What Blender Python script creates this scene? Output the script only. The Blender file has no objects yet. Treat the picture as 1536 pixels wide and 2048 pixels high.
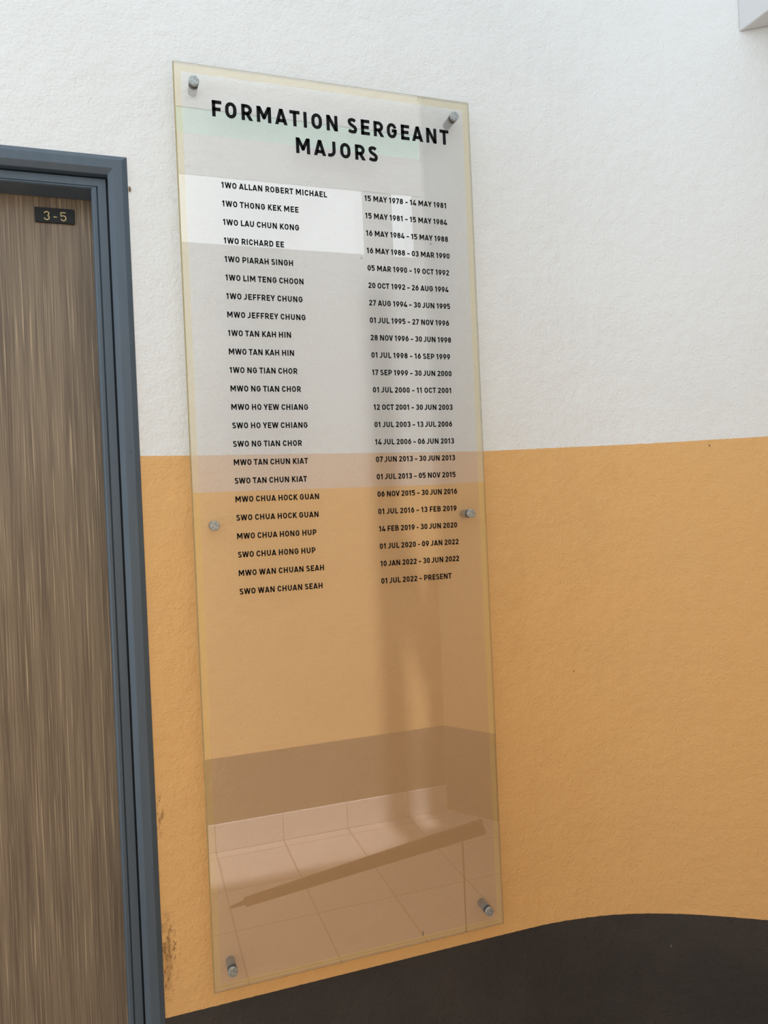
import bpy, bmesh, math, random
from mathutils import Vector, Matrix
random.seed(7)
SC = bpy.context.scene
COL = SC.collection

# ------------------------------------------------------------------ camera
# metres; the board's lower left front corner is the origin, x along the wall, y into the wall, z up
YAW, PITCH, ROLL = 0.324373, -0.004312, -0.043772
CAM = Vector((-0.111122, -1.484640, 0.921698))
fwd = Vector((math.sin(YAW)*math.cos(PITCH), math.cos(YAW)*math.cos(PITCH), math.sin(PITCH)))
r0 = Vector((math.cos(YAW), -math.sin(YAW), 0)); u0 = r0.cross(fwd)
right = r0*math.cos(ROLL)+u0*math.sin(ROLL); up = u0*math.cos(ROLL)-r0*math.sin(ROLL)
cd = bpy.data.cameras.new('camera'); cam = bpy.data.objects.new('camera', cd); COL.objects.link(cam)
cam.matrix_world = Matrix(((right.x, up.x, -fwd.x, CAM.x), (right.y, up.y, -fwd.y, CAM.y), (right.z, up.z, -fwd.z, CAM.z), (0, 0, 0, 1)))
cd.sensor_fit = 'VERTICAL'; cd.sensor_height = 36; cd.lens = 1500/2048*36; cd.clip_start = .02
SC.camera = cam

# ------------------------------------------------------------------ light and exposure
SC.view_settings.view_transform = 'Standard'; SC.view_settings.look = 'None'
SC.view_settings.gamma = 1; SC.view_settings.use_curve_mapping = False
SC.view_settings.exposure = 0.0
SC.cycles.use_denoising = True
SC.cycles.max_bounces = 16; SC.cycles.transparent_max_bounces = 24
WORLD = 1.6
w = bpy.data.worlds.new('overcast'); SC.world = w; w.use_nodes = True
w.node_tree.nodes['Background'].inputs[0].default_value = (.86, .94, 1, 1)
w.node_tree.nodes['Background'].inputs[1].default_value = WORLD
# hazy sun from behind the board's wall, reaching the facing wall over its top
SUN_ELEV, SUN_AZ = math.radians(60), math.radians(0)
sl = bpy.data.lights.new('hazy_sun', 'SUN'); sl.energy = 5.0; sl.angle = math.radians(1.3); sl.color = (1, .985, .965)
so = bpy.data.objects.new('hazy_sun', sl); COL.objects.link(so); so.location = (0, 3, 6)
so.rotation_euler = Vector((math.sin(SUN_AZ)*math.cos(SUN_ELEV), -math.cos(SUN_AZ)*math.cos(SUN_ELEV), -math.sin(SUN_ELEV))).to_track_quat('-Z', 'Y').to_euler()

# ------------------------------------------------------------------ helpers
def put(name, bm, mats, parent=None, smooth=False, **props):
    me = bpy.data.meshes.new(name); bm.normal_update(); bm.to_mesh(me); bm.free()
    for m in (mats if isinstance(mats, (list, tuple)) else [mats]): me.materials.append(m)
    if smooth:
        for p in me.polygons: p.use_smooth = True
    o = bpy.data.objects.new(name, me); COL.objects.link(o)
    if parent: o.parent = parent
    for k, v in props.items(): o[k] = v
    return o
def empty(name, loc=(0, 0, 0), **props):
    o = bpy.data.objects.new(name, None); COL.objects.link(o); o.location = loc; o.empty_display_size = .05
    for k, v in props.items(): o[k] = v
    return o
def box(bm, x0, x1, y0, y1, z0, z1, mi=0, bevel=0):
    v = [bm.verts.new(p) for p in ((x0, y0, z0), (x1, y0, z0), (x1, y1, z0), (x0, y1, z0), (x0, y0, z1), (x1, y0, z1), (x1, y1, z1), (x0, y1, z1))]
    fs = [bm.faces.new([v[i] for i in f]) for f in ((0, 3, 2, 1), (4, 5, 6, 7), (0, 1, 5, 4), (1, 2, 6, 5), (2, 3, 7, 6), (3, 0, 4, 7))]
    for f in fs: f.material_index = mi
    if bevel:
        es = list({e for f in fs for e in f.edges})
        bmesh.ops.bevel(bm, geom=es, offset=bevel, segments=2, affect='EDGES', profile=.5)
    return fs
def boxes(*a, **k):
    bm = bmesh.new(); box(bm, *a, **k); return bm
def lathe_y(bm, cx, cz, prof, seg=32):
    """profile of (radius, y) turned about an axis along y"""
    rings = []
    for r, y in prof:
        if r == 0: rings.append([bm.verts.new((cx, y, cz))])
        else: rings.append([bm.verts.new((cx+r*math.cos(2*math.pi*i/seg), y, cz+r*math.sin(2*math.pi*i/seg))) for i in range(seg)])
    for a, b in zip(rings[:-1], rings[1:]):
        for i in range(seg):
            j = (i+1) % seg
            q = [a[i % len(a)], a[j % len(a)], b[j % len(b)], b[i % len(b)]]
            u = []
            for t in q:
                if t not in u: u.append(t)
            if len(u) > 2: bm.faces.new(u)
def sweep(bm, path, prof, closed_prof=False):
    """sweep a profile of (offset, y) along mitred path rows given as functions"""
    rows = [[bm.verts.new(f(o, y)) for (o, y) in prof] for f in path]
    for a, b in zip(rows[:-1], rows[1:]):
        for i in range(len(prof)-1): bm.faces.new((a[i], a[i+1], b[i+1], b[i]))
    bm.faces.new(rows[0]); bm.faces.new(rows[-1][::-1])
    bmesh.ops.recalc_face_normals(bm, faces=bm.faces)

def child(o, p):
    o.parent = p; o.matrix_parent_inverse = Matrix.Translation(p.location).inverted(); return o
child_keep = child
# ------------------------------------------------------------------ materials
def lin(r, g, b):
    f = lambda c: c/12.92 if c <= .04045 else ((c+.055)/1.055)**2.4
    return (f(r/255), f(g/255), f(b/255), 1)
class NT:
    def __init__(s, name):
        s.m = bpy.data.materials.new(name); s.m.use_nodes = True; s.t = s.m.node_tree; s.n = s.t.nodes; s.l = s.t.links
        s.n.clear(); s.out = s.n.new('ShaderNodeOutputMaterial')
    def new(s, typ, ins=None, **attr):
        n = s.n.new(typ)
        for k, v in attr.items(): setattr(n, k, v)
        for k, v in (ins or {}).items(): s.set(n, k, v)
        return n
    def set(s, n, k, v):
        i = n.inputs[k]
        if hasattr(v, 'is_output') or isinstance(v, bpy.types.NodeSocket): s.l.new(v, i)
        elif isinstance(v, bpy.types.Node): s.l.new(v.outputs[0], i)
        else: i.default_value = v
    def math(s, op, a, b=0.0, c=0.0, clamp=False):
        n = s.new('ShaderNodeMath', operation=op); n.use_clamp = clamp
        for i, v in enumerate((a, b, c)): s.set(n, i, v)
        return n.outputs[0]
    def mix(s, fac, a, b):
        n = s.new('ShaderNodeMix', data_type='RGBA')
        s.set(n, 0, fac); s.set(n, 6, a); s.set(n, 7, b)
        return n.outputs[2]
    def smooth(s, v, a, b):
        n = s.new('ShaderNodeMapRange', interpolation_type='SMOOTHSTEP'); s.set(n, 0, v); s.set(n, 1, a); s.set(n, 2, b)
        return n.outputs[0]
    def noise(s, vec, scale, detail=3, rough=.55):
        n = s.new('ShaderNodeTexNoise', {'Vector': vec, 'Scale': scale, 'Detail': detail, 'Roughness': rough}); return n.outputs[0]
    def coord(s): return s.new('ShaderNodeTexCoord').outputs['Object']
    def surf(s, sh): s.l.new(sh.outputs[0] if isinstance(sh, bpy.types.Node) else sh, s.out.inputs[0]); return s.m
    def pbr(s, **k): return s.new('ShaderNodeBsdfPrincipled', {a.replace('_', ' '): v for a, v in k.items()})
def simple(name, col, rough=.5, metal=0., spec=.5):
    t = NT(name); p = t.pbr(Base_Color=col, Roughness=rough, Metallic=metal); p.inputs['Specular IOR Level'].default_value = spec
    return t.surf(p)

WHITE = lin(221, 225, 227); YELLOW = lin(216, 172, 113); GREY = lin(50, 48, 48)
def wall_paint(name, white=None, yellow=None, grey=None, marks=True, z_yellow=None, z_dark=-.0448, tile_z=None):
    t = NT(name); co = t.coord()
    sep = t.new('ShaderNodeSeparateXYZ', {0: co}); X, Y, Z = sep.outputs
    if z_yellow is None: edge = t.new('ShaderNodeAttribute', attribute_name='paint_edge').outputs['Fac']
    else: edge = z_yellow
    jit = t.math('MULTIPLY', t.math('SUBTRACT', t.noise(co, 90, 2), .5), .0022)
    zz = t.math('ADD', Z, jit)
    up = t.math('GREATER_THAN', zz, edge)
    lo = t.math('LESS_THAN', zz, z_dark)
    col = t.mix(up, yellow or YELLOW, white or WHITE); col = t.mix(lo, col, grey or GREY)
    # uneven hand-rolled coats
    blot = t.noise(co, 3.2, 4, .6)
    col = t.mix(t.math('MULTIPLY', t.smooth(blot, .35, .75), .05), col, (.35, .29, .22, 1))
    if marks:
        # faint hand-height stains and grime beside the door
        def spot(cx, cz, rx, rz, amt, colr, tex=None):
            nonlocal col
            a = t.math('POWER', t.math('DIVIDE', t.math('SUBTRACT', X, cx), rx), 2); b = t.math('POWER', t.math('DIVIDE', t.math('SUBTRACT', Z, cz), rz), 2)
            d = t.math('ADD', a, b)
            f = t.math('SUBTRACT', 1, t.smooth(d, .1, 1.0))
            if tex is not None: f = t.math('MULTIPLY', f, tex)
            col = t.mix(t.math('MULTIPLY', f, amt), col, colr)
        n1 = t.smooth(t.noise(co, 38, 4), .30, .70)
        spot(.955, .98, .05, .035, .09, lin(150, 105, 50), n1); spot(.90, .885, .035, .05, .09, lin(150, 105, 50), n1)
        spot(.89, .80, .018, .06, .08, lin(150, 105, 50), n1); spot(.70, .72, .04, .18, .08, lin(160, 115, 60), n1)
        n2 = t.smooth(t.noise(t.new('ShaderNodeMapping', {'Vector': co, 'Scale': (1, 1, .45)}).outputs[0], 120, 4, .7), .50, .60)
        spot(-.078, .085, .026, .085, .6, lin(100, 70, 38), n2); spot(-.083, .085, .014, .10, .5, lin(120, 84, 44), n1)
        spot(-.085, .35, .010, .05, .6, lin(110, 76, 40), n2); spot(-.083, .02, .013, .05, .5, lin(100, 70, 40), n2)
        spot(.447, .0005, .0022, .0075, .95, lin(80, 52, 25)); spot(1.03, -.12, .0012, .0035, .9, lin(150, 140, 130))
        spot(-.004, 1.553, .020, .018, .35, lin(196, 203, 204), n1)
        # scattered pin specks
        vo = t.new('ShaderNodeTexVoronoi', {'Vector': t.new('ShaderNodeMapping', {'Vector': co, 'Scale': (1, 1, .8)}).outputs[0], 'Scale': 13.0, 'Randomness': 1.0})
        sel = t.math('GREATER_THAN', t.new('ShaderNodeSeparateColor', {0: vo.outputs['Color']}).outputs[0], .80)
        sp = t.math('MULTIPLY', t.math('LESS_THAN', vo.outputs['Distance'], .030), sel)
        sp = t.math('MULTIPLY', sp, t.math('GREATER_THAN', Z, z_dark))
        col = t.mix(t.math('MULTIPLY', sp, .62), col, (.10, .07, .045, 1))
    # roller stipple
    b1 = t.noise(co, 190, 3, .6); b2 = t.noise(co, 42, 3, .6); b3 = t.noise(co, 9, 2, .5)
    h = t.math('ADD', t.math('MULTIPLY', b1, .6), t.math('ADD', t.math('MULTIPLY', b2, 1.2), t.math('MULTIPLY', b3, 1.6)))
    bump = t.new('ShaderNodeBump', {'Height': h, 'Strength': .8, 'Distance': .0031})
    p = t.pbr(Base_Color=col, Roughness=.62, Normal=bump.outputs[0]); p.inputs['Specular IOR Level'].default_value = .35
    return t.surf(p)

M_WALL = wall_paint('painted_wall')
M_FACING = wall_paint('painted_facing_wall', white=lin(216, 217, 217), yellow=lin(232, 192, 134), grey=lin(112, 102, 92), marks=False, z_yellow=1.031, z_dark=-.178)
def plain_paint(name, colr, rough=.6, scale=150, strength=.25):
    t = NT(name); co = t.coord()
    bump = t.new('ShaderNodeBump', {'Height': t.noise(co, scale, 3), 'Strength': strength, 'Distance': .001})
    return t.surf(t.pbr(Base_Color=colr, Roughness=rough, Normal=bump.outputs[0]))
M_WHITE = plain_paint('white_paint', lin(204, 207, 210))
M_SLAB = plain_paint('slab_paint', lin(206, 204, 203))
M_CAP = plain_paint('cut_edge_paint', lin(226, 228, 230))

# grey-blue gloss paint of the door frame
t = NT('frame_paint'); co = t.coord()
n = t.noise(t.new('ShaderNodeMapping', {'Vector': co, 'Scale': (1, 1, .12)}).outputs[0], 60, 3)
chips = t.smooth(t.noise(co, 130, 2, .5), .76, .79)
c = t.mix(n, lin(63, 78, 92), lin(77, 92, 106)); c = t.mix(t.math('MULTIPLY', chips, .5), c, lin(30, 35, 40))
bp = t.new('ShaderNodeBump', {'Height': t.noise(t.new('ShaderNodeMapping', {'Vector': co, 'Scale': (1, 1, .25)}).outputs[0], 45, 3), 'Strength': .30, 'Distance': .001})
M_FRAME = t.surf(t.pbr(Base_Color=c, Roughness=.42, Normal=bp.outputs[0]))
# laminate of the door: fine upright straight grain
t = NT('door_laminate'); co = t.coord()
def streak(sx, sz, det=2):
    return t.noise(t.new('ShaderNodeMapping', {'Vector': co, 'Scale': (sx, 1, sz)}).outputs[0], 1, det, .6)
wob = t.math('MULTIPLY', t.math('SUBTRACT', streak(14, 2.5), .5), .006)
wx = t.new('ShaderNodeCombineXYZ'); sp = t.new('ShaderNodeSeparateXYZ', {0: co})
t.set(wx, 0, t.math('ADD', sp.outputs[0], wob)); t.set(wx, 1, sp.outputs[1]); t.set(wx, 2, sp.outputs[2])
def st2(sx, sz, det=2): return t.noise(t.new('ShaderNodeMapping', {'Vector': wx.outputs[0], 'Scale': (sx, 1, sz)}).outputs[0], 1, det, .6)
g1 = st2(950, 5, 2); g2 = st2(430, 4.2, 2); g3 = st2(60, 1.1, 3); g4 = st2(260, 3.0, 2)
c = t.mix(t.smooth(g3, .34, .66), lin(94, 80, 67), lin(120, 106, 88))
c = t.mix(t.math('MULTIPLY', t.smooth(g1, .40, .70), .55), c, lin(150, 135, 112))
c = t.mix(t.math('MULTIPLY', t.smooth(g2, .57, .72), .85), c, lin(176, 158, 130))
c = t.mix(t.math('MULTIPLY', t.smooth(g2, .46, .30), .75), c, lin(88, 72, 60))
c = t.mix(t.math('MULTIPLY', t.smooth(g4, .40, .24), .7), c, lin(74, 58, 48))
bp = t.new('ShaderNodeBump', {'Height': g1, 'Strength': .10, 'Distance': .0006})
M_DOOR = t.surf(t.pbr(Base_Color=c, Roughness=.45, Normal=bp.outputs[0]))
M_EDGE = simple('door_edge_strip', lin(120, 92, 70), .5)
M_PLATE = simple('plate_black', lin(30, 33, 36), .5, 0, .25)
M_GOLD = simple('gold_engraving', lin(196, 180, 128), .45)
M_INK = simple('black_lettering', lin(5, 5, 7), .6, 0, .15)
t = NT('brushed_steel'); co = t.coord()
ns = t.noise(co, 260, 3)
M_STEEL = t.surf(t.pbr(Base_Color=t.mix(t.smooth(ns, .35, .7), lin(172, 177, 177), lin(138, 144, 144)), Metallic=.7, Roughness=.48))
M_BARREL = simple('standoff_barrel', lin(84, 84, 84), .5, .3)
M_RIM = simple('standoff_neck', lin(42, 44, 46), .5, .3)

# clear acrylic: see-through sheet with a Fresnel mirror on its surface
def clear(name, tint, r0):
    t = NT(name)
    fc = t.new('ShaderNodeLayerWeight', {'Blend': .5}).outputs['Facing']
    fr = t.new('ShaderNodeMath', {0: t.math('POWER', fc, 5), 1: 1-r0, 2: r0}, operation='MULTIPLY_ADD'); tr = t.new('ShaderNodeBsdfTransparent', {'Color': tint}); gl = t.new('ShaderNodeBsdfGlossy', {'Color': (1, 1, 1, 1), 'Roughness': 0.0})
    return t.surf(t.new('ShaderNodeMixShader', {0: fr.outputs[0], 1: tr.outputs[0], 2: gl.outputs[0]}))
M_FRONT = clear('acrylic_face', (1, 1, 1, 1), .215)
t = NT('acrylic_back'); M_BACK = t.surf(t.new('ShaderNodeBsdfTransparent', {'Color': (.97, .975, .965, 1)}))
t = NT('acrylic_edge')
mx = t.new('ShaderNodeMixShader', {0: .35, 1: t.new('ShaderNodeBsdfTransparent', {'Color': (.80, .77, .66, 1)}).outputs[0], 2: t.new('ShaderNodeBsdfPrincipled', {'Base Color': lin(170, 158, 120), 'Roughness': .35}).outputs[0]})
M_SIDE = t.surf(mx)
def veil(name, tint, diff, amount):
    t = NT(name)
    d = t.new('ShaderNodeBsdfDiffuse', {'Color': diff}); tr = t.new('ShaderNodeBsdfTransparent', {'Color': tint})
    return t.surf(t.new('ShaderNodeMixShader', {0: amount, 1: tr.outputs[0], 2: d.outputs[0]}))
M_MARGIN = veil('yellowed_margin', (.95, .90, .76, 1), lin(222, 202, 142), .42)
M_FILM = veil('frosted_film', (.97, .96, .965, 1), lin(216, 206, 196), .17)

# ------------------------------------------------------------------ the board's wall (flat, then bending towards the camera)
FLOOR = -.60; TOP = 2.36
SEG = [(-2.3, .035), (-1.6, .035), (-1.02, .035), (-.087, .035), (.004, .035), (.30, .035), (.64, .035), (.74, .034), (.77, .0318), (.80, .0285), (.85, .0210), (.88, .0150), (.91, .0075), (.94, -.0020),
       (.97, -.0125), (1.00, -.0248), (1.03, -.0385), (1.06, -.0537), (1.09, -.070), (1.15, -.1065), (1.2111, -.146), (1.45, -.2985), (1.55, -.3625)]
EDGE = [(-2.3, 1.0439), (-.087, 1.0439), (.004, 1.0431), (.64, 1.0407), (.735, 1.0429), (.86, 1.0455), (1.25, 1.0462), (2.5, 1.0465)]
def edge_at(x):
    for (a, p), (b, q) in zip(EDGE[:-1], EDGE[1:]):
        if x <= b: return p+(q-p)*max(0, (x-a))/(b-a)
    return EDGE[-1][1]
DX0, DX1, DTOP = -1.02, -.100, 1.604              # the doorway cut
def wall_mesh(bent=False):
    bm = bmesh.new(); lay = bm.verts.layers.float.new('paint_edge')
    th = .16
    def strip(seg, z0, z1):
        n = len(seg); nrm = []
        for i in range(n):
            a = Vector(seg[max(i-1, 0)]); b = Vector(seg[min(i+1, n-1)]); d = (b-a).normalized(); nrm.append(Vector((-d.y, d.x)))
        rows = []
        for (x, y), nn in zip(seg, nrm):
            vs = [bm.verts.new((x, y, z0)), bm.verts.new((x, y, z1)), bm.verts.new((x+nn.x*th, y+nn.y*th, z1)), bm.verts.new((x+nn.x*th, y+nn.y*th, z0))]
            for v in vs: v[lay] = edge_at(x)
            rows.append(vs)
        for a, b in zip(rows[:-1], rows[1:]):
            for i in range(4): bm.faces.new((a[i], b[i], b[(i+1) % 4], a[(i+1) % 4]))
        bm.faces.new(rows[0]); bm.faces.new(rows[-1][::-1])
    if bent: strip([s for s in SEG if s[0] > .639], FLOOR, TOP); strip([s for s in SEG if s[0] > 1.20], TOP, 2.95); bmesh.ops.recalc_face_normals(bm, faces=bm.faces); return bm  # raised strip added out of view to block sun at the right
    strip([s for s in SEG if s[0] <= DX0], FLOOR, TOP)
    strip([(DX0, .035), (DX1, .035)], DTOP, TOP)
    strip([(DX1, .035)]+[s for s in SEG if DX1+.001 < s[0] < .641], FLOOR, TOP)
    bmesh.ops.recalc_face_normals(bm, faces=bm.faces)
    return bm
wb = put('wall_back', wall_mesh(), M_WALL, kind='structure', label='white over ochre over dark grey painted wall behind the board')
wr = put('wall_right', wall_mesh(True), M_WALL, kind='structure', label='continuation of the painted wall bending towards the viewer')
# facing wall behind the camera: solid to the clerestory, columns, lintel, pale green glazing
FY = -2.0
t = NT('wall_tiles'); co = t.coord()
br = t.new('ShaderNodeTexBrick', {'Vector': t.new('ShaderNodeMapping', {'Vector': co, 'Rotation': (math.pi/2, 0, 0), 'Location': (-.185, 0, 0)}).outputs[0], 'Color1': lin(206, 196, 188), 'Color2': lin(198, 187, 180), 'Mortar': lin(150, 138, 130), 'Scale': 1.0, 'Mortar Size': .002, 'Brick Width': .31, 'Row Height': .8}, offset=0.0)
M_SKIRT = t.surf(t.pbr(Base_Color=br.outputs[0], Roughness=.22))
t = NT('floor_tiles'); co = t.coord()
br = t.new('ShaderNodeTexBrick', {'Vector': t.new('ShaderNodeMapping', {'Vector': co, 'Location': (-.185, 1.306, 0)}).outputs[0], 'Color1': lin(200, 184, 172), 'Color2': lin(193, 177, 166), 'Mortar': lin(142, 124, 113), 'Scale': 1.0, 'Mortar Size': .003, 'Brick Width': .31, 'Row Height': .31}, offset=0.0)
c = t.mix(t.math('MULTIPLY', t.noise(co, 5, 3), .25), br.outputs[0], lin(150, 128, 112))
M_FLOOR = t.surf(t.pbr(Base_Color=c, Roughness=.35))
bm = bmesh.new()
box(bm, -2.3, 1.33, FY-.16, FY, FLOOR, 2.165)
box(bm, -2.3, 1.33, FY-.012, FY, 2.475, 2.66)
box(bm, -2.3, 1.33, FY-.012, FY, 2.78, 3.05)
for x0, x1 in ((-2.3, -.5), (1.02, 1.17), (1.28, 1.33)): box(bm, x0, x1, FY-.14, FY-.002, 2.165, 2.475)
put('wall_front', bm, M_FACING, kind='structure', label='white, ochre and grey wall facing the board')
put('baseboard_front', boxes(-2.3, 1.325, FY, FY+.012, FLOOR, -.475, bevel=.003), M_SKIRT, kind='structure', label='beige tile skirting below the facing wall')
t = NT('green_glass'); M_GREEN = t.surf(t.new('ShaderNodeBsdfTransparent', {'Color': (.86, .98, .90, 1)}))
put('window_1', boxes(-2.3, 1.33, FY-.012, FY-.006, 2.66, 2.78), M_GREEN, kind='structure', label='pale green glazing strip above the facing wall')
t = NT('frosted_daylit_pane')
ad = t.new('ShaderNodeAddShader', {0: t.new('ShaderNodeBsdfTransparent', {'Color': (.5, .5, .5, 1)}).outputs[0], 1: t.new('ShaderNodeEmission', {'Color': (.92, .965, 1, 1), 'Strength': 1.15}).outputs[0]})
M_PANE = t.surf(ad)
bm = bmesh.new()
for x0, x1 in ((-.5, 1.02), (1.17, 1.28)): box(bm, x0, x1, FY-.014, FY-.008, 2.165, 2.475)
put('window_2', bm, M_PANE, kind='structure', label='daylit frosted clerestory above the facing wall')
# end wall at the right, joining facing wall and board wall
bm = bmesh.new()
pts = [(1.33, FY), (1.70, FY+.55), (1.75, -1.0), (1.55, -.3625)]
th = .15
for (ax, ay), (bx, by) in zip(pts[:-1], pts[1:]):
    d = Vector((bx-ax, by-ay)).normalized(); nn = Vector((d.y, -d.x))*th
    lo = [bm.verts.new((p[0], p[1], FLOOR)) for p in ((ax, ay), (bx, by), (bx+nn.x, by+nn.y), (ax+nn.x, ay+nn.y))]
    hi = [bm.verts.new((v.co.x, v.co.y, 2.95)) for v in lo]
    bm.faces.new(lo[::-1]); bm.faces.new(hi)
    for i in range(4): bm.faces.new((lo[i], lo[(i+1) % 4], hi[(i+1) % 4], hi[i]))
bmesh.ops.recalc_face_normals(bm, faces=bm.faces)
put('wall_side', bm, M_FACING, kind='structure', label='end wall closing the passage at the right')
put('floor', boxes(-2.3, 1.9, -2.2, .5, FLOOR-.06, FLOOR), M_FLOOR, kind='structure', label='beige tiled passage floor')
put('shade_slab', boxes(1.34, 1.98, -2.16, .25, 2.95, 3.05), M_SLAB, kind='structure', label='unseen slab added over the right end of the passage to block sky and sun')  # slab added out of view to keep sky and sun off the right end
# unseen post and brace added on the wall's top to shade the facing wall
bm = bmesh.new(); box(bm, 1.005, 1.145, .06, .18, TOP, TOP+3.2)
put('shadow_post', bm, M_WHITE, kind='structure', label='white post added out of view on the wall top to shade the facing wall')
bm = bmesh.new(); p, q, hw = Vector((1.70, .12, TOP)), Vector((1.10, .12, 4.42)), Vector((.055, 0, .016))
lo = [bm.verts.new(v) for v in (p-hw+Vector((0, -.05, 0)), p+hw+Vector((0, -.05, 0)), p+hw+Vector((0, .05, 0)), p-hw+Vector((0, .05, 0)))]
hi = [bm.verts.new(v.co+q-p) for v in lo]
bm.faces.new(lo[::-1]); bm.faces.new(hi)
for i in range(4): bm.faces.new((lo[i], lo[(i+1) % 4], hi[(i+1) % 4], hi[i]))
put('shadow_brace', bm, M_WHITE, kind='structure', label='slanting white brace added out of view from wall top to post for its shadow')

# beam crossing the passage, cut off by the frame's top right corner
bm = bmesh.new()
foot = [(1.2245, -.1575), (1.2325, -.30), (1.2760, -1.0), (1.70, -1.0), (1.70, -.460), (1.50, -.3365)]
zb = 1.9546
lo = [bm.verts.new((x, y, zb)) for x, y in foot]; hi = [bm.verts.new((x, y, 2.36)) for x, y in foot]
bm.faces.new(lo[::-1]); bm.faces.new(hi)
for i in range(len(foot)): bm.faces.new((lo[i], lo[(i+1) % len(foot)], hi[(i+1) % len(foot)], hi[i]))
bmesh.ops.recalc_face_normals(bm, faces=bm.faces)
bmesh.ops.bevel(bm, geom=[e for e in bm.edges if abs(e.verts[0].co.z-zb) < 1e-5 and abs(e.verts[1].co.z-zb) < 1e-5], offset=.002, segments=1, affect='EDGES')
put('trim_1', bm, M_WHITE, kind='structure', label='white painted beam end at the top right corner')

# ------------------------------------------------------------------ door
door = empty('door_1', (-.56, .035, FLOOR), kind='structure', label='brown wood-grain door in a grey-blue frame')
XR, ZT, XL = -.0910, 1.6188, -1.029               # outer edge of the casing
def jamb_path(xr, zt, xl):
    k = lambda o: o if o < .0558 else .0558+(o-.0558)*.42          # the head member is slimmer than the uprights
    return [lambda o, y: (xr-o, y, FLOOR), lambda o, y: (xr-o, y, zt-k(o)), lambda o, y: (xl+o, y, zt-k(o)), lambda o, y: (xl+o, y, FLOOR)]
bm = bmesh.new(); sweep(bm, jamb_path(XR, ZT, XL), [(0, .040), (0, .0345), (.0008, .0338), (.0090, .0284), (.0100, .0280), (.0255, .0280), (.0268, .0285), (.0360, .0345), (.0366, .0355), (.0366, .066), (.009, .066)])
child(put('casing', bm, M_FRAME), door)
bm = bmesh.new(); sweep(bm, jamb_path(XR, ZT, XL), [(.0395, .105), (.0395, .0495), (.0405, .0480), (.0548, .0478), (.0556, .0490), (.0556, .053), (.0572, .053), (.0572, .0490), (.0580, .0475), (.0630, .0470), (.0665, .0490), (.0680, .0530), (.0682, .105)])
child(put('door_stop', bm, M_FRAME), door)
bm = bmesh.new(); box(bm, XL+.045, XR-.045, .108, .148, FLOOR+.006, ZT-.045, bevel=.0015)
child(put('door_leaf', bm, M_DOOR), door)
# jamb lining behind the leaf, closing the opening
bm = bmesh.new(); sweep(bm, jamb_path(XR, ZT, XL), [(.010, .068), (.041, .068), (.041, .19), (.010, .19)])
child(put('jamb_lining', bm, M_FRAME), door)

plate = empty('room_number_plate', (-.2287, .106, 1.5219), label='small black plate with gold numerals 3 - 5 on the brown door', category='sign')
bm = bmesh.new(); box(bm, -.2645, -.1929, .1030, .1080, 1.5080, 1.5366, bevel=.0008)
child(put('plate', bm, M_PLATE), plate)

# ------------------------------------------------------------------ lettering: monoline strokes built as flat-capped prisms
def arc(cx, cy, rx, ry, a0, a1, n=7):
    return [(cx + rx*math.cos(math.radians(a0+(a1-a0)*i/n)), cy + ry*math.sin(math.radians(a0+(a1-a0)*i/n))) for i in range(n+1)]
def smooth(p, n=4):
    out = []
    for i in range(len(p)-1):
        p0 = p[max(i-1, 0)]; p1 = p[i]; p2 = p[i+1]; p3 = p[min(i+2, len(p)-1)]
        for k in range(n):
            t = k/n
            out.append(tuple(.5*((2*b)+(c-a)*t+(2*a-5*b+4*c-d)*t*t+(3*b-a-3*c+d)*t**3) for a, b, c, d in zip(p0, p1, p2, p3)))
    return out+[p[-1]]
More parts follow.
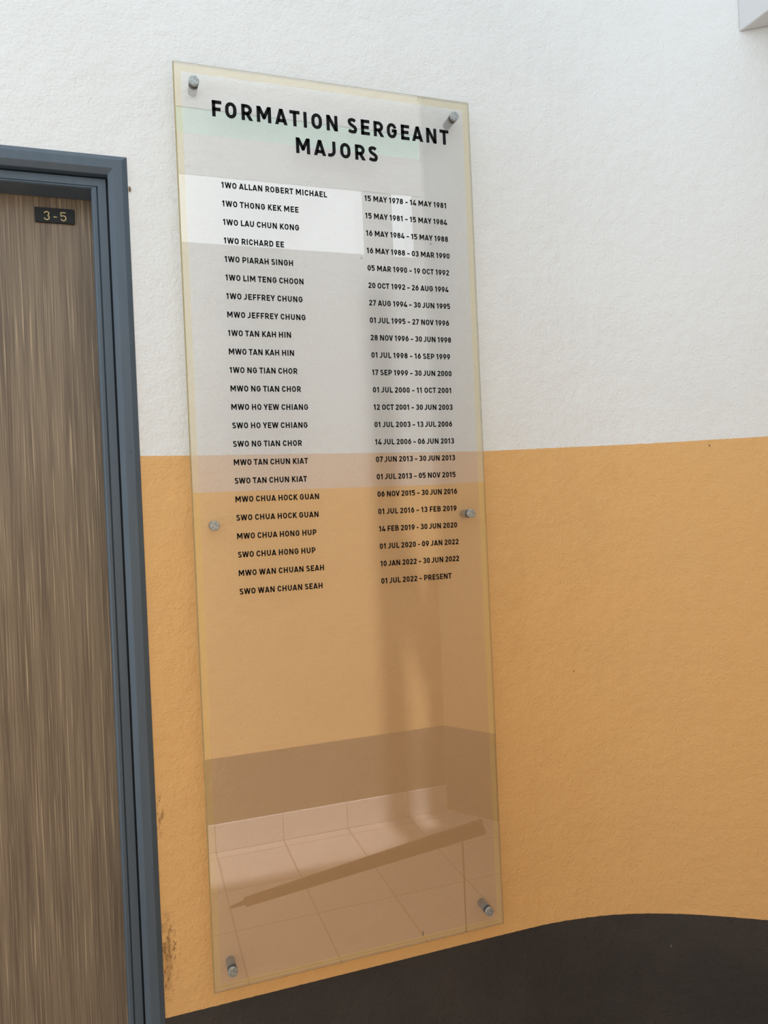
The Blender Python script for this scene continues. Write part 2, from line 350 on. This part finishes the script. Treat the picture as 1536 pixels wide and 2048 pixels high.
# ink width of every letter, in cap heights
INK = dict(A=.80, B=.68, C=.68, D=.70, E=.60, F=.585, G=.69, H=.72, I=.0, J=.52, K=.72, L=.57, M=.91, N=.745,
           O=.70, P=.665, R=.70, S=.655, T=.66, U=.70, V=.76, W=1.13, Y=.76)
INK.update({'0': .60, '1': .36, '2': .59, '3': .60, '4': .66, '5': .60, '6': .61, '7': .59, '8': .62, '9': .61, '-': .34, '\u2013': .48})
def glyph(ch, s):
    """stroke list [(points, extend_start, extend_end)] and ink width; s = stroke weight"""
    h = s/2; W = INK.get(ch, .5)
    if ch == 'I': return [([(h, 0), (h, 1)], 0, 0)], s
    L, R, B, T, C = h, W-h, h, 1-h, W/2
    rx = R-C; v = .30
    E = .3                                     # run-out that gets clipped at cap height and baseline
    def loop(l, r, b, t, ry):
        c = (l+r)/2; x = (r-l)/2
        return arc(c, t-ry, x, ry, 0, 180, 10)+arc(c, b+ry, x, ry, 180, 360, 10)+[(r, t-ry)]
    if ch == 'O' or ch == '0': return [(loop(L, R, B, T, v), 0, 0)], W
    if ch == 'C':
        return [(arc(C, T-v, rx, v, 12, 180, 10)+arc(C, B+v, rx, v, 180, 348, 10), 0, 0)], W
    if ch == 'G':
        return [(arc(C, T-v, rx, v, 14, 180, 10)+arc(C, B+v, rx, v, 180, 360, 10)+[(R, .5)], 0, h), ([(R+h, .5), (C, .5)], 0, 0)], W
    if ch == 'D':
        q = .30; x0 = R-.30
        return [([(L, 0), (L, 1)], 0, 0), ([(L, T), (x0, T)]+arc(x0, T-q, .30, q, 90, 0)+arc(x0, B+q, .30, q, 0, -90)+[(L, B)], 0, 0)], W
    if ch == 'E': return [([(L, 0), (L, 1)], 0, 0), ([(0, T), (W, T)], 0, 0), ([(0, .505), (W-.06, .505)], 0, 0), ([(0, B), (W, B)], 0, 0)], W
    if ch == 'F': return [([(L, 0), (L, 1)], 0, 0), ([(0, T), (W, T)], 0, 0), ([(0, .46), (W-.06, .46)], 0, 0)], W
    if ch == 'H': return [([(L, 0), (L, 1)], 0, 0), ([(R, 0), (R, 1)], 0, 0), ([(L, .5), (R, .5)], 0, 0)], W
    if ch == 'L': return [([(L, 0), (L, 1)], 0, 0), ([(0, B), (W, B)], 0, 0)], W
    if ch == 'T': return [([(0, T), (W, T)], 0, 0), ([(C, 0), (C, T)], 0, 0)], W
    if ch == 'U': return [([(L, 1)]+arc(C, B+v, rx, v, 180, 360, 12)+[(R, 1)], 0, 0)], W
    if ch == 'J': return [([(R, 1)]+arc(R-.27, B+.27, .27, .27, 0, -90, 8)+[(0, B)], 0, 0)], W
    if ch == 'P':
        q = (T-.40)/2; x0 = R-q
        return [([(L, 0), (L, 1)], 0, 0), ([(L, T), (x0, T)]+arc(x0, T-q, q, q, 90, -90, 12)+[(L, .40)], 0, 0)], W
    if ch == 'R':
        r = R-.035; q = (T-.43)/2; x0 = r-q
        return [([(L, 0), (L, 1)], 0, 0), ([(L, T), (x0, T)]+arc(x0, T-q, q, q, 90, -90, 12)+[(L, .43)], 0, 0), ([(C-.02, .46), (R+.0, 0)], 0, E)], W
    if ch == 'B':
        q = (T-.52)/2; p = (.52-B)/2; r1 = R-.045
        return [([(L, 0), (L, 1)], 0, 0), ([(L, T), (r1-q, T)]+arc(r1-q, T-q, q, q, 90, -90, 10)+[(L, .52)], 0, 0),
                ([(L, .52), (R-p, .52)]+arc(R-p, .52-p, p, p, 90, -90, 10)+[(L, B)], 0, 0)], W
    if ch == 'S':
        return [(smooth([(R-.02, .80), (C+.12, T-.035), (C, T), (C-.16, T-.045), (L+.03, .74), (L+.09, .60), (C, .515), (R-.07, .42), (R-.005, .285), (R-.05, .14), (C+.12, B+.012), (C-.02, B), (C-.15, B+.03), (L-.03, .18)], 4), 0, 0)], W
    if ch == 'A': return [([(h*1.02, 0), (C, 1.0)], E, E), ([(W-h*1.02, 0), (C, 1.0)], E, E), ([(W*.24, .255), (W*.76, .255)], 0, 0)], W
    if ch == 'V': return [([(h*1.02, 1), (C, 0)], E, E), ([(W-h*1.02, 1), (C, 0)], E, E)], W
    if ch == 'W':
        q = W*.285
        return [([(h, 1), (q, 0)], E, E), ([(q, 0), (C, 1)], E, E), ([(C, 1), (W-q, 0)], E, E), ([(W-q, 0), (W-h, 1)], E, E)], W
    if ch == 'M': return [([(L, 0), (L, 1)], 0, 0), ([(R, 0), (R, 1)], 0, 0), ([(L+.02, 1-.01), (C, .30)], .3, .08), ([(R-.02, 1-.01), (C, .30)], .3, .08)], W
    if ch == 'N': return [([(L, 0), (L, 1)], 0, 0), ([(R, 0), (R, 1)], 0, 0), ([(L+.01, 1-.015), (R-.01, .015)], E, E)], W
    if ch == 'K': return [([(L, 0), (L, 1)], 0, 0), ([(L, .34), (R-.03, 1)], 0, E), ([(L+.18, .52), (R, 0)], 0, E)], W
    if ch == 'Y': return [([(h, 1), (C, .40)], E, .05), ([(W-h, 1), (C, .40)], E, .05), ([(C, 0), (C, .44)], 0, 0)], W
    if ch == '1': return [([(R, 0), (R, 1)], 0, 0), ([(R, 1-h*.8), (0.03, .74)], 0, .0)], W
    if ch == '2': return [(smooth([(L, .70), (L+.05, .84), (C, T), (R-.05, .85), (R, .70), (R-.06, .55), (C+.03, .42)], 4)+[(h*.9, B+.01)], 0, 0), ([(0, B), (W, B)], 0, 0)], W
    if ch == '3':
        return [(smooth([(L, .76), (L+.08, .875), (C, T), (R-.06, .87), (R-.02, .73), (R-.08, .58), (C+.02, .52)], 4)+[(C-.06, .52)], 0, 0),
                ([(C-.06, .52)]+smooth([(C+.02, .52), (R-.05, .43), (R, .29), (R-.06, .14), (C, B), (L+.06, .125), (L-.01, .25)], 4), 0, 0)], W
    if ch == '4': return [([(R-.1, 0), (R-.1, .50)], 0, 0), ([(C+.06, 1), (h*.6, .20)], E, 0), ([(0, .21), (W, .21)], 0, 0)], W
    if ch == '5':
        return [([(W-.04, T), (L, T)], 0, h), ([(L, T), (L, .47)], 0, 0), (smooth([(L, .52), (C-.06, .60), (C+.02, .61), (R-.06, .53), (R, .34), (R-.06, .15), (C, B), (L+.07, .115), (L-.01, .23)], 4), 0, 0)], W
    if ch in '69':
        q = .29; st = [(loop(L, R, B, B+2*q, q), 0, 0), (smooth([(L, B+q+.01), (L+.03, .50), (L+.11, .68), (C+.10, 1)], 4), 0, .2)]
        if ch == '9': st = [([(W-x, 1-y) for x, y in p], a, b) for p, a, b in st]
        return st, W
    if ch == '7': return [([(0, T), (W, T)], 0, 0), ([(R-.01, T), (W*.30, 0)], .05, E)], W
    if ch == '8':
        q = (T-.53)/2; p = (.53-B)/2
        return [(loop(L+.03, R-.03, .53, T, q), 0, 0), (loop(L, R, B, .53, p), 0, 0)], W
    if ch in '-\u2013': return [([(0, .40), (W, .40)], 0, 0)], W
    raise KeyError(ch)
SB = {}                                         # side bearings
for c in 'BDEFHIKLMNPRU': SB[c] = [.115, .075]
for c in 'DOCGQ': SB.setdefault(c, [.075, .07])
SB['D'][1] = .075; SB['H'][1] = SB['I'][1] = SB['M'][1] = SB['N'][1] = .115; SB['U'] = [.105, .105]
SB.update(A=[.02, .02], V=[.02, .02], W=[.03, .03], Y=[.01, .01], T=[.03, .03], J=[.0, .105], S=[.05, .05])
SB['L'][1] = .02; SB['K'][1] = .01; SB['R'][1] = .04; SB['F'][1] = .03; SB['P'][1] = .04; SB['E'][1] = .06
SB['O'] = [.085, .085]; SB['C'] = [.085, .05]; SB['G'] = [.085, .09]
for c in '0235689': SB[c] = [.08, .08]
SB['1'] = [.09, .16]; SB['4'] = [.05, .05]; SB['7'] = [.07, .05]; SB['-'] = [.08, .08]; SB['\u2013'] = [.08, .08]
SPACE = .30
def natural(text, s, track=0):
    x = 0; first = True
    pos = []
    for ch in text:
        if ch == ' ': x += SPACE+track; continue
        w = glyph(ch, s)[1]; lb, rb = SB[ch]
        if first: x = 0; first = False
        else: x += lb
        pos.append((ch, x)); end = x+w; x = end+rb+track
    return pos, end

def clip_poly(poly, y0, y1):
    for lim, sgn in ((y0, 1), (y1, -1)):
        out = []
        for i in range(len(poly)):
            a, b = poly[i-1], poly[i]
            da, db = (a[1]-lim)*sgn, (b[1]-lim)*sgn
            if (da >= 0) != (db >= 0):
                k = da/(da-db); out.append((a[0]+(b[0]-a[0])*k, a[1]+(b[1]-a[1])*k))
            if db >= 0: out.append(b)
        poly = out
        if len(poly) < 3: return None
    return poly
def strokes(bm, text, s, track, x0, z0, cap, y, depth):
    for ch, gx in natural(text, s, track)[0]:
        for pts, e0, e1 in glyph(ch, s)[0]:
            P = [Vector(p) for p in pts]
            P = [p for i, p in enumerate(P) if i == 0 or (p-P[i-1]).length > 1e-5]
            if e0: P[0] = P[0]+(P[0]-P[1]).normalized()*e0
            if e1: P[-1] = P[-1]+(P[-1]-P[-2]).normalized()*e1
            closed = (P[0]-P[-1]).length < 1e-4
            n = len(P); off = []
            for i in range(n):
                if closed: a, b = (P[i]-P[i-1 if i else n-2]).normalized(), (P[i+1 if i < n-1 else 1]-P[i]).normalized()
                else:
                    a = (P[i]-P[i-1]).normalized() if i else (P[1]-P[0]).normalized()
                    b = (P[i+1]-P[i]).normalized() if i < n-1 else a
                m = Vector((-a.y-b.y, a.x+b.x)).normalized(); c = max(.45, m.dot(Vector((-a.y, a.x))))
                off.append(m*(s/2/c))
            for i in range(n-1):
                q = [P[i]-off[i], P[i+1]-off[i+1], P[i+1]+off[i+1], P[i]+off[i]]
                q = clip_poly([(v.x, v.y) for v in q], 0, 1)
                if not q: continue
                f = [bm.verts.new((x0+(gx+u)*cap, y-depth, z0+v*cap)) for u, v in q]
                g = [bm.verts.new((x0+(gx+u)*cap, y, z0+v*cap)) for u, v in q]
                try:
                    bm.faces.new(f)
                    for k in range(len(q)): bm.faces.new((f[k-1], g[k-1], g[k], f[k]))
                except ValueError: pass
def line(name, text, x0, z0, cap, s, width, parent, mat, y=0.0, depth=.0004, label=None):
    n0 = natural(text, s, 0)[1]; track = (width/cap-n0)/max(1, len(text)-1)
    bm = bmesh.new(); strokes(bm, text, s, track, x0, z0, cap, y, depth)
    bmesh.ops.remove_doubles(bm, verts=bm.verts, dist=1e-7)
    o = child(put(name, bm, mat), parent)
    if label: o['label'] = label
    return o
line('numerals', '3 - 5', -.2480, 1.5121, .0175, .105, .0405, plate, M_GOLD, y=.1031, depth=.0003, label='thin gold numerals')

# ------------------------------------------------------------------ the board
PW, PH, PT = .62445, 1.80, .008
board = empty('honour_board', (PW/2, .004, 0), label='tall clear acrylic board of black names and dates on the wall beside the door', category='sign')
bm = bmesh.new(); c = .0022
# sheet: front face, polished arrises, sides, back
def ring(y, o): return [bm.verts.new(p) for p in ((o, y, o), (PW-o, y, o), (PW-o, y, PH-o), (o, y, PH-o))]
R0, R1, R2, R3 = ring(0, c), ring(c, 0), ring(PT-c*.5, 0), ring(PT, c*.5)
f = bm.faces.new(R0); f.material_index = 0
for a, b in ((R0, R1), (R1, R2), (R2, R3)):
    for i in range(4):
        f = bm.faces.new((a[i], b[i], b[(i+1) % 4], a[(i+1) % 4])); f.material_index = 2
f = bm.faces.new(R3[::-1]); f.material_index = 1
bmesh.ops.recalc_face_normals(bm, faces=bm.faces)
child(put('acrylic_sheet', bm, [M_FRONT, M_BACK, M_SIDE]), board)
# frosted film on the back and the yellowed clear margin round it
mL, mB = .0148, .0112
bm = bmesh.new(); bm.faces.new([bm.verts.new(p) for p in ((mL, PT+.0002, mB), (PW-mL*.86, PT+.0002, mB), (PW-mL*.86, PT+.0002, PH-mL), (mL, PT+.0002, PH-mL))])
child(put('frosted_film', bm, M_FILM, label='frosted translucent film behind the lettering'), board)
bm = bmesh.new()
a = [bm.verts.new(p) for p in ((.0005, PT+.0002, .0005), (PW-.0005, PT+.0002, .0005), (PW-.0005, PT+.0002, PH-.0005), (.0005, PT+.0002, PH-.0005))]
b = [bm.verts.new(p) for p in ((mL, PT+.0002, mB), (PW-mL*.86, PT+.0002, mB), (PW-mL*.86, PT+.0002, PH-mL), (mL, PT+.0002, PH-mL))]
for i in range(4): bm.faces.new((a[i], a[(i+1) % 4], b[(i+1) % 4], b[i]))
child(put('clear_margin', bm, M_MARGIN, label='yellowed clear margin'), board)
# six steel studs: barrel through to the wall, neck, cap
def barrel():
    bm = bmesh.new(); lathe_y(bm, 0, 0, [(0, .0347), (.0088, .0347), (.0088, PT+.0006), (0, PT+.0006)])
    bmesh.ops.recalc_face_normals(bm, faces=bm.faces); return bm
def cap_mesh():
    bm = bmesh.new(); lathe_y(bm, 0, 0, [(0, -.0092), (.0083, -.0092), (.0090, -.0090), (.0095, -.0084), (.0095, -.0026), (.0090, -.0022), (0, -.0022)])
    bmesh.ops.recalc_face_normals(bm, faces=bm.faces); return bm
def neck_mesh():
    bm = bmesh.new(); lathe_y(bm, 0, 0, [(0, -.0022), (.0093, -.0022), (.0095, -.0001), (0, -.0001)]); bmesh.ops.recalc_face_normals(bm, faces=bm.faces); return bm
first = None
for sx, sz in ((.0383, 1.7615), (.5851, 1.7615), (.0400, .9030), (.5845, .9030), (.0365, .0385), (.5870, .0385)):
    if first is None:
        st = put('standoff', barrel(), M_BARREL); cp = put('cap', cap_mesh(), M_STEEL, st); nk = put('gasket', neck_mesh(), M_RIM, st)
        for o in (st, cp, nk):
            for p in o.data.polygons: p.use_smooth = len(p.vertices) == 4 and abs(p.normal.y) < .95
        first = (st, cp, nk)
    else:
        st = first[0].copy(); COL.objects.link(st)
        for s_ in first[1:]:
            k = s_.copy(); COL.objects.link(k); k.parent = st
    st.location = (sx, 0, sz); child(st, board)
    st['label'] = 'brushed steel stud holding the sheet off the wall'
# lettering
HN = natural('FORMATION SERGEANT', .2, 0); HT = (.5018/.0317-HN[1])/17
for wd, k in (('FORMATION', 0), ('SERGEANT', 9)):
    x = HN[0][k][1]; a = natural(wd, .2, HT)[1]
    xs = .0709+.0317*natural('FORMATION SERGEANT', .2, HT)[0][k][1]
    line('heading', wd, xs, 1.7008, .0317, .212, a*.0317, board, M_INK, label='large black heading word, upper line')
line('heading', 'MAJORS', .2349, 1.6472, .0317, .212, .1738, board, M_INK, label='large black heading, lower line')
NAMES = [('1WO ALLAN ROBERT MICHAEL', 0.2126),
         ('1WO THONG KEK MEE', 0.1517),
         ('1WO LAU CHUN KONG', 0.1511),
         ('1WO RICHARD EE', 0.1189),
         ('1WO PIARAH SINGH', 0.1356),
         ('1WO LIM TENG CHOON', 0.1555),
         ('1WO JEFFREY CHUNG', 0.1518),
         ('MWO JEFFREY CHUNG', 0.1563),
         ('1WO TAN KAH HIN', 0.125),
         ('MWO TAN KAH HIN', 0.1295),
         ('1WO NG TIAN CHOR', 0.135),
         ('MWO NG TIAN CHOR', 0.1406),
         ('MWO HO YEW CHIANG', 0.1533),
         ('SWO HO YEW CHIANG', 0.1507),
         ('SWO NG TIAN CHOR', 0.1377),
         ('MWO TAN CHUN KIAT', 0.1484),
         ('SWO TAN CHUN KIAT', 0.1447),
         ('MWO CHUA HOCK GUAN', 0.168),
         ('SWO CHUA HOCK GUAN', 0.1653),
         ('MWO CHUA HONG HUP', 0.1595),
         ('SWO CHUA HONG HUP', 0.1558),
         ('MWO WAN CHUAN SEAH', 0.1718),
         ('SWO WAN CHUAN SEAH', 0.1671)]
DATES = [('15 MAY 1978 – 14 MAY 1981', 0.184),
         ('15 MAY 1981 – 15 MAY 1984', 0.1847),
         ('16 MAY 1984 – 15 MAY 1988', 0.1853),
         ('16 MAY 1988 – 03 MAR 1990', 0.1871),
         ('05 MAR 1990 – 19 OCT 1992', 0.1842),
         ('20 OCT 1992 – 26 AUG 1994', 0.1813),
         ('27 AUG 1994 – 30 JUN 1995', 0.1832),
         ('01 JUL 1995 – 27 NOV 1996', 0.1791),
         ('28 NOV 1996 – 30 JUN 1998', 0.1821),
         ('01 JUL 1998 – 16 SEP 1999', 0.178),
         ('17 SEP 1999 – 30 JUN 2000', 0.1798),
         ('01 JUL 2000 – 11 OCT 2001', 0.177),
         ('12 OCT 2001 – 30 JUN 2003', 0.1788),
         ('01 JUL 2003 – 13 JUL 2006', 0.1759),
         ('14 JUL 2006 – 06 JUN 2013', 0.1789),
         ('07 JUN 2013 – 30 JUN 2013', 0.1795),
         ('01 JUL 2013 – 05 NOV 2015', 0.179),
         ('06 NOV 2015 – 30 JUN 2016', 0.1808),
         ('01 JUL 2016 – 13 FEB 2019', 0.1779),
         ('14 FEB 2019 - 30 JUN 2020', 0.1774),
         ('01 JUL 2020 - 09 JAN 2022', 0.1792),
         ('10 JAN 2022 – 30 JUN 2022', 0.1787),
         ('01 JUL 2022 – PRESENT', 0.1593)]
for i, (tx, wd) in enumerate(NAMES): line('name_entry', tx, .0825, 1.5626-.036212*i, .01165, .202, wd, board, M_INK)
for i, (tx, wd) in enumerate(DATES): line('date_entry', tx, .3755, 1.5632-.036250*i, .01165, .202, wd, board, M_INK)

# ------------------------------------------------------------------ small things
# brown oblong speck stuck beside the door casing
bm = bmesh.new(); bmesh.ops.create_uvsphere(bm, u_segments=12, v_segments=8, radius=1)
for v in bm.verts: v.co = Vector((v.co.x*.0022, v.co.y*.0018, v.co.z*.0055*(1-.15*v.co.x)))
o = put('insect_cocoon', bm, simple('cocoon_brown', lin(120, 96, 78), .8), smooth=True, label='tiny brown cocoon stuck on the white wall beside the door frame', category='cocoon')
o.location = (-.0880, .0335, 1.5578)
# dark wooden rail seen only mirrored in the lower board: sloping up to a thin steel post
rail = empty('handrail', (.6, -.9, FLOOR), label='dark brown sloping handrail mirrored in the lower part of the board', category='handrail')
A, B = Vector((.2036, -1.12, -.4046)), Vector((.8737, -.62, -.0691))
def beam(bm, a, b, wd, ha, hb, ch=.004, notch=0):
    d = (b-a).normalized(); s = Vector((-d.y, d.x, 0)).normalized(); u = s.cross(d); u = u if u.z > 0 else -u
    rows = []
    for p, h in ((a, ha), (b, hb)):
        k = wd/2; e = h/2
        rows.append([bm.verts.new(p+s*x+u*z) for x, z in ((-k, -e), (k, -e), (k, e-ch), (k-ch*2, e), (-k+ch*2, e), (-k, e-ch))])
    n = 6
    for i in range(n): bm.faces.new((rows[0][i], rows[0][(i+1) % n], rows[1][(i+1) % n], rows[1][i]))
    bm.faces.new(rows[0][::-1])
    if notch:
        c = bm.verts.new(b-d*notch)
        for i in range(n): bm.faces.new((rows[1][i], rows[1][(i+1) % n], c))
    else: bm.faces.new(rows[1])
    bmesh.ops.recalc_face_normals(bm, faces=bm.faces)
def tube(bm, p, q, r, seg=12):
    rows = [[bm.verts.new((v.x+r*math.cos(2*math.pi*i/seg), v.y+r*math.sin(2*math.pi*i/seg), v.z)) for i in range(seg)] for v in (p, q)]
    for i in range(seg): bm.faces.new((rows[0][i], rows[0][(i+1) % seg], rows[1][(i+1) % seg], rows[1][i]))
    bm.faces.new(rows[0][::-1]); bm.faces.new(rows[1]); bmesh.ops.recalc_face_normals(bm, faces=bm.faces)
M_TIMBER = simple('dark_timber', lin(40, 21, 13), .5, 0, .2)
bm = bmesh.new(); beam(bm, A, B, .018, .030, .046, .004, .012); child(put('rail', bm, M_TIMBER), rail)
bm = bmesh.new(); beam(bm, Vector((.1554, -1.15, -.4285)), A+(B-A)*.02, .012, .006, .018, .001); child(put('rail_tip', bm, M_TIMBER), rail)
for f in (.92,):
    p = A+(B-A)*f; bm = bmesh.new(); tube(bm, Vector((p.x, p.y, FLOOR)), Vector((p.x, p.y, p.z-.012)), .0025); child(put('post', bm, M_BARREL), rail)
